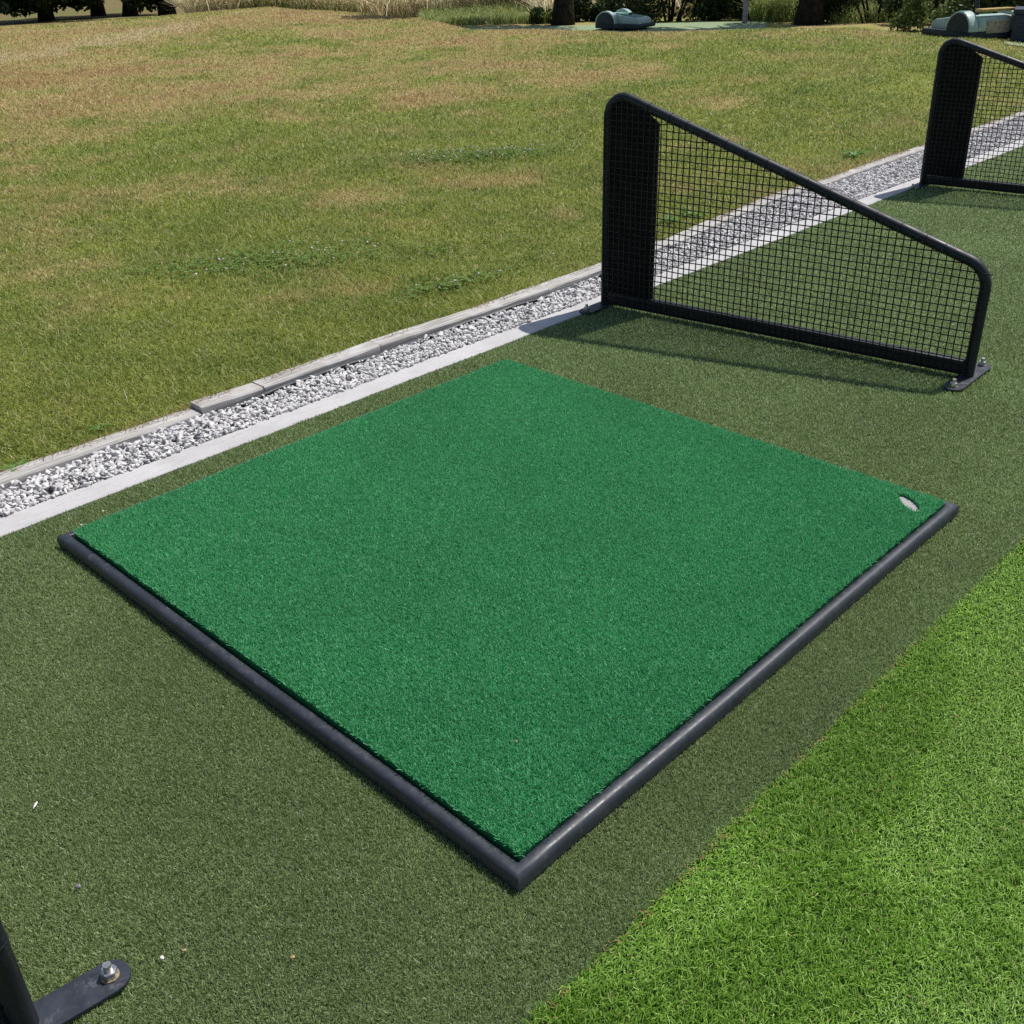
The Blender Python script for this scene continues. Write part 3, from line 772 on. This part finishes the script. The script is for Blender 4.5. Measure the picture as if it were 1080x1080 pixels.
# ------------------------------------------------------------------ background: robots, trees, hedge
def polar(az, r): 
    a = math.radians(az); x, y = CX+r*math.cos(a), CY+r*math.sin(a); return x, y, float(terr(x, y))
RS = .71
def make_robot(x, y, z, rz, label):
    """ball collecting robot, nose along +x"""
    root = empty('ball_robot', (x, y, z), rz); root.scale = (RS, RS, RS); tag(root, label, 'robot', 'ball collecting robots parked at the field edge')
    bm = bmesh.new()
    bm_prism(bm, [(-.48, .10), (.54, .08), (.60, .12), (.585, .235), (.52, .27), (-.18, .36), (-.46, .34), (-.50, .22)], -.33, .33)
    bevel(bm, .025, 2); from_bm('shell', bm, 'robot_grey', root, smooth=True, angle=.7)
    bm = bmesh.new(); bm_prism(bm, [(-.50, .05), (.62, .05), (.645, .10), (.62, .145), (-.50, .155)], -.47, .47); bevel(bm, .02, 2)
    from_bm('bumper_skirt', bm, 'robot_dark', root, smooth=True, angle=.7)
    for s in (-1, 1):
        poly = [(-.22+.275*math.cos(PI*k/18), .15+.275*math.sin(PI*k/18)) for k in range(19)]
        bm = bmesh.new(); bm_prism(bm, poly, s*.335, s*.49); bevel(bm, .012, 2)
        a = from_bm('wheel_arch', bm, 'robot_grey', root, smooth=True, angle=.6)
        poly = [(-.22+.245*math.cos(PI*k/18), .152+.245*math.sin(PI*k/18)) for k in range(19)]
        bm = bmesh.new(); bm_prism(bm, poly, s*.491, s*.497); from_bm('arch_disc', bm, 'robot_dark', a)
        bm = bmesh.new(); bm_cyl(bm, (-.22, s*.37, .14), (-.22, s*.46, .14), .14, seg=20); from_bm('wheel', bm, 'robot_dark', root)
    bm = bmesh.new(); bm_prism(bm, [(-.1, .352), (.45, .2815), (.45, .294), (-.1, .366)], -.2, .2); from_bm('lid', bm, 'robot_green', root)
    bm = bmesh.new(); bm_box(bm, (-.503, 0, .21), (.02, .40, .17)); from_bm('rear_panel', bm, 'robot_tan', root)
    for c, q in (((.20, .0, .34), (.05, .11, .06)), ((.36, .18, .28), (.05, .05, .05))):
        bm = bmesh.new(); bm_box(bm, c, q); bevel(bm, .01, 1); from_bm('sensor', bm, 'robot_dark', root)
    return root
r1 = polar(38.5, 19.6); make_robot(*r1, math.radians(-80), 'grey ball collecting robot parked in front of dark bushes between the two tree trunks')
r2 = polar(22.0, 13.3); make_robot(*r2, math.radians(62), 'grey ball collecting robot with a yellow plank, behind the farther net divider')
# plank and bars on the second robot
def on_r2(lx, ly, lz):
    lx, ly, lz = lx*RS, ly*RS, lz*RS
    a = math.radians(62); return (r2[0]+lx*math.cos(a)-ly*math.sin(a), r2[1]+lx*math.sin(a)+ly*math.cos(a), r2[2]+lz)
bm = bmesh.new(); bm_box(bm, (0, 0, 0), (.11, .42, .03)); bevel(bm, .004, 1)
o = from_bm('plank', bm, 'plank', loc=on_r2(-.40, .02, .43)); o.rotation_euler = (0, 0, math.radians(62)); tag(o, 'yellow wooden plank resting across the robot near the right edge', 'plank')
bm = bmesh.new(); bm_tube(bm, [(0, -.05, 0), (.04, -.05, .3), (.06, -.05, 0.55)], .014, 8); bm_tube(bm, [(0, .05, 0), (.04, .05, .3), (.06, .05, .55)], .014, 8); bm_tube(bm, [(.06, -.05, .55), (.06, .05, .55)], .014, 8)
o = from_bm('handle_bar', bm, 'robot_dark', loc=on_r2(-.15, .12, .355)); o.rotation_euler = (0, 0, math.radians(120)); tag(o, 'dark double handle bar sticking up behind the yellow plank', 'handle bar')
# navy crate
x, y, z = polar(19.3, 13.2)
root = empty('storage_bin', (x, y, z), math.radians(20)); tag(root, 'navy ribbed plastic bin cut by the right edge, next to the plank robot', 'bin')
bm = bmesh.new(); bm_box(bm, (0, 0, .15), (.40, .50, .30)); bevel(bm, .02, 2); from_bm('body', bm, 'navy', root)
bm = bmesh.new(); bm_box(bm, (0, 0, .325), (.43, .53, .05)); bevel(bm, .015, 2); from_bm('lid', bm, 'navy', root)
bm = bmesh.new()
for k in range(5): bm_box(bm, (-.206, 0, .07+.045*k), (.012, .44, .018))
from_bm('rib', bm, 'navy', root)
# pale faded turf pads the robots park on
def pad(az0, az1, ra, rb, label):
    bm = bmesh.new(); rows = []
    for i in range(25):
        a = az0+(az1-az0)*i/24
        rows.append([bm.verts.new((polar(a, r)[0], polar(a, r)[1], polar(a, r)[2]+.012)) for r in np.linspace(ra, rb, 8)])
    for A, B in zip(rows[:-1], rows[1:]):
        for k in range(7): bm.faces.new((A[k], B[k], B[k+1], A[k+1]))
    bmesh.ops.recalc_face_normals(bm, faces=bm.faces)
    tag(from_bm('path', bm, 'pale_turf', smooth=True), label, kind='structure')
pad(31.5, 47.5, 18.0, 20.8, 'pale green faded turf strip the robot stands on')
pad(16, 20.6, 12.4, 14.6, 'pale green faded turf pad beside the navy bin')

def leaves(n, blobs, size, mat, name, parent, off, flat=.0):
    """leaf clumps: points spread through blob volumes, denser near their skins, with gaps"""
    w = np.array([b[3]*b[4]*b[5] for b in blobs]); pick = rng.choice(len(blobs), n, p=w/w.sum()); B = np.array(blobs)[pick]
    d = rng.normal(size=(n, 3)); d /= np.linalg.norm(d, axis=1)[:, None]
    rad = rng.random(n)**.5
    P = B[:, :3]+d*rad[:, None]*B[:, 3:6]
    g = vnoise(P[:, 0]+P[:, 2]*.7, P[:, 1]-P[:, 2]*.6, 1.0/(size*7), 21); k = g > .30; P = P[k]; n = len(P)
    a = rng.normal(size=(n, 3)); a /= np.linalg.norm(a, axis=1)[:, None]; b = np.cross(a, rng.normal(size=(n, 3))); b /= np.linalg.norm(b, axis=1)[:, None]
    s = size*rng.uniform(.6, 1.3, n)[:, None]
    V = np.stack([P-a*s*.5, P+b*s*.28, P+a*s*.5, P-b*s*.28], 1).reshape(-1, 3)-np.array(off)
    return np_mesh(name, V, [np.arange(len(V)).reshape(-1, 4)], mat, np.repeat(rng.random(n), 4), parent)
def make_tree(az, r, tr, h, cr, clear, mat, label, n=9000, leaf=.16, lean=0.0, low=0):
    x, y, z = polar(az, r); root = empty('tree', (x, y, z)); tag(root, label, 'tree', 'trees beyond the field')
    bm = bmesh.new(); top = h*.62
    pts = [(lean*t*h*.1+.03*math.sin(t*7), .03*math.cos(t*5), -.15+top*t) for t in np.linspace(0, 1, 9)]
    bm_tube(bm, pts, [tr*(1.35 if i == 0 else 1.08 if i == 1 else 1-.75*i/8) for i in range(9)], 14)
    for k in range(7):
        a = 2.4*k+random.random(); zz = clear+(top-clear)*(k/7); L = cr*random.uniform(.6, .95)
        p0 = Vector((0, 0, zz)); p1 = p0+Vector((math.cos(a)*L*.5, math.sin(a)*L*.5, L*.35)); p2 = p0+Vector((math.cos(a)*L, math.sin(a)*L, L*.55))
        bm_tube(bm, [p0, p1, p2], [tr*.4, tr*.22, tr*.08], 7)
    from_bm('trunk', bm, 'bark', root, smooth=True)
    blobs = []
    for k in range(16):
        a = random.uniform(0, 2*PI); q = cr*math.sqrt(random.random())*.8; s = cr*random.uniform(.3, .48); zz = clear+s*.6+(h-clear-s)*random.random()**1.3; f = 1-.4*abs((zz-clear)/(h-clear)-.3)
        blobs.append((x+math.cos(a)*q*f, y+math.sin(a)*q*f, z+zz, s, s, s*.7))
    for k in range(low):
        a = random.uniform(0, 2*PI); q = cr*math.sqrt(random.random())*.85; s = random.uniform(.3, .42)*cr
        blobs.append((x+math.cos(a)*q, y+math.sin(a)*q, z+clear+s*.75+random.random()*.4, s, s, s*.8))
    leaves(n, blobs, leaf, mat, 'crown', root, (x, y, z))
def make_bush(az, r, w, h, mat, label, n=5000, leaf=.07, dep=None):
    x, y, z = polar(az, r); z -= .03; root = empty('shrub', (x, y, z)); tag(root, label, 'shrub', 'shrubs at the field edge')
    blobs = []
    tx, ty = -math.sin(math.radians(az)), math.cos(math.radians(az))
    for k in range(14):
        u = random.uniform(-.5, .5)*w; zz = random.uniform(.12, .8)*h*(1-.5*(2*u/w)**2); dd = random.uniform(-.25, .25)*(dep or w*.6)
        s = min(w, h)*random.uniform(.17, .30)
        blobs.append((x+tx*u+ty*dd, y+ty*u-tx*dd, z+max(zz, s*.5), s, s, s*.85))
    leaves(n, blobs, leaf, mat, 'foliage', root, (x, y, z))
    bm = bmesh.new()
    for k in range(6):
        u = random.uniform(-.35, .35)*w; bm_tube(bm, [(tx*u*.3, ty*u*.3, -.05), (tx*u*.8, ty*u*.8, h*.35), (tx*u, ty*u, h*.75)], [.025, .016, .006], 6)
    from_bm('stem', bm, 'bark', root)
# two near trunks in front of the hedge
make_tree(41.45, 21.2, .185, 5.3, 1.9, 3.0, 'leaf_dark', 'tree with a shade-darkened bare trunk left of the distant robot', 16000, .15)
make_tree(29.45, 20.3, .205, 5.3, 1.9, 3.0, 'leaf_dark', 'tree with a shade-darkened bare trunk right of the grey post', 16000, .15)
# hedge of shrubs
make_bush(33.4, 22.0, 1.2, .9, 'leaf_dark', 'low dark shrub straight behind the grey post', 4500)
make_bush(36.2, 21.6, 1.5, 1.5, 'leaf_dark', 'dark shrub directly right of the distant robot', 7000)
make_bush(34.2, 21.4, 1.3, 1.35, 'leaf_dark', 'dark shrub just left of the grey post', 6000)
make_bush(38.4, 22.2, 1.3, .75, 'leaf_mid', 'low shrub right behind the distant robot', 3500)
make_bush(40.0, 22.0, .9, .62, 'leaf_dark', 'small dark shrub between the left trunk and the distant robot', 3000)
make_bush(42.4, 21.6, .6, .42, 'leaf_mid', 'low tuft of leaves at the left foot of the left trunk', 1400)
make_bush(31.4, 22.4, 1.6, .85, 'leaf_mid', 'thin loose shrub between the grey post and the right trunk', 3000)
make_bush(26.4, 20.6, 2.1, 1.35, 'leaf_dark', 'wide dark shrub right of the right trunk', 7500)
make_bush(24.9, 20.0, 1.1, .85, 'leaf_dark', 'dark shrub left of the plank robot, next to the wide one', 4500)
make_bush(28.2, 21.8, .9, .8, 'leaf_mid', 'lighter shrub partly behind the right trunk', 2600)
make_bush(22.8, 18.6, 1.9, 1.2, 'leaf_light', 'light green grassy shrub behind the plank robot', 7000)
make_bush(20.2, 17.5, 1.5, 1.3, 'leaf_dark', 'dark shrub above the navy bin at the right edge', 6000)
# post
x, y, z = polar(32.55, 20.5); root = empty('fence_post', (x, y, z)); tag(root, 'single weathered grey post standing among the shrubs', 'post')
bm = bmesh.new(); bm_box(bm, (0, 0, .26), (.075, .075, .62)); bevel(bm, .008, 1); from_bm('post_body', bm, 'post', root)
bm = bmesh.new(); bm_box(bm, (-.01, 0, .50), (.09, .085, .05)); bevel(bm, .006, 1); from_bm('bracket', bm, 'robot_dark', root)

# low-crowned trees far left
make_tree(66.1, 37, .20, 6.0, 1.9, .15, 'leaf_dark', 'broad dark tree at the far left with leaves reaching the ground', 26000, .17, low=16)
make_tree(63.8, 40, .20, 6.5, 2.0, .75, 'leaf_dark', 'tree with a short visible trunk, second of the far left row', 20000, .17, low=12)
make_tree(62.4, 38, .20, 6.5, 1.9, .62, 'leaf_dark', 'tree with a leaning short trunk, third of the far left row', 20000, .17, .6, low=12)
make_tree(60.7, 35, .22, 5.5, 1.3, .1, 'leaf_dark', 'narrow dark tree at the right end of the far left row', 14000, .16, low=10)
# tall rough grass past the crest
def rough(az0, az1, r0, r1, n, h, mat, name, label):
    a = np.radians(rng.uniform(az0, az1, n)); r = np.sqrt(rng.uniform(r0*r0, r1*r1, n)); x, y = CX+r*np.cos(a), CY+r*np.sin(a)
    P = np.stack([x, y, terr(x, y)], 1); k = vnoise(x, y, .8, 31) > .12; P = P[k]; n = len(P)
    L = h*(.55+.6*vnoise(P[:, 0], P[:, 1], .6, 32))*rng.uniform(.7, 1.2, n)
    V, F, A = blades(P, L, rng.uniform(.010, .022, n), np.abs(rng.normal(.3, .25, n)), bend=.6, tip=.5, two=True)
    tag(np_mesh(name, V, [F], mat, A), label, 'grass', kind='stuff')
rough(43, 59.6, 24.5, 36, 90000, 1.0, 'dry_grass', 'tall_dry_grass', 'tall pale dry grass beyond the crest of the lawn')
rough(17, 43, 22.8, 32, 60000, .95, 'dry_grass', 'tall_dry_meadow', 'tall pale dry meadow behind the shrubs')
rough(41.8, 48.5, 21.5, 24.5, 9000, .26, 'green_tall', 'green_rough_grass', 'greener rough grass below the tall dry grass left of the trunk')
rough(51.5, 57, 24.5, 27, 6000, .5, 'green_tall', 'green_rough_tussock', 'green tussocks on the crest right of the far left trees')
rough(19, 28.5, 20.5, 23, 6000, .30, 'green_tall', 'green_rough_verge', 'rough green verge among the shrubs')
rough(29.9, 32.3, 20.9, 23.5, 3500, .55, 'green_tall', 'green_rough_bank', 'rough green bank between the grey post and the right trunk')
make_bush(30.6, 21.6, 1.0, .75, 'leaf_mid', 'loose shrub touching the left side of the right trunk', 3200)
# woodland on the far side of the valley
bl = []
for k in range(40):
    a = math.radians(random.uniform(52, 74)); r = random.uniform(108, 130); x, y = CX+r*math.cos(a), CY+r*math.sin(a); s = random.uniform(2.5, 4); bl.append((x, y, float(terr(x, y))+random.uniform(2, 5), s, s, s))
tag(leaves(26000, bl, .55, 'leaf_dark', 'far_woodland', None, (0, 0, 0)), 'dark woodland on the far side of the valley at the top left', 'woodland', kind='stuff')

# ------------------------------------------------------------------ light
sun_to = Vector((.42, -.07, .755)).normalized()
el = math.asin(sun_to.z); azs = math.atan2(sun_to.x, sun_to.y)
sd = bpy.data.lights.new('sun', 'SUN'); sd.energy = 4.4; sd.angle = math.radians(.55); sd.color = (1, .965, .90)
so = bpy.data.objects.new('sun', sd); so.rotation_euler = (-sun_to).to_track_quat('-Z', 'Y').to_euler(); so.location = (3, -2, 8); link(so)
w = bpy.data.worlds.new('World'); sc.world = w; w.use_nodes = True; nt = w.node_tree
sky = nt.nodes.new('ShaderNodeTexSky'); sky.sky_type = 'NISHITA'; sky.sun_disc = False; sky.sun_elevation = el; sky.sun_rotation = azs
sky.air_density = 1.0; sky.dust_density = 1.2
bg = nt.nodes['Background']; bg.inputs['Strength'].default_value = .10; nt.links.new(sky.outputs[0], bg.inputs[0])
sc.view_settings.view_transform = 'Standard'; sc.view_settings.look = 'None'; sc.view_settings.exposure = 0.0; sc.view_settings.gamma = 1.0
sc.cycles.max_bounces = 6; sc.cycles.diffuse_bounces = 3; sc.cycles.transmission_bounces = 3; sc.cycles.transparent_max_bounces = 8
sc.cycles.use_denoising = False
sc.cycles.sample_clamp_indirect = 4
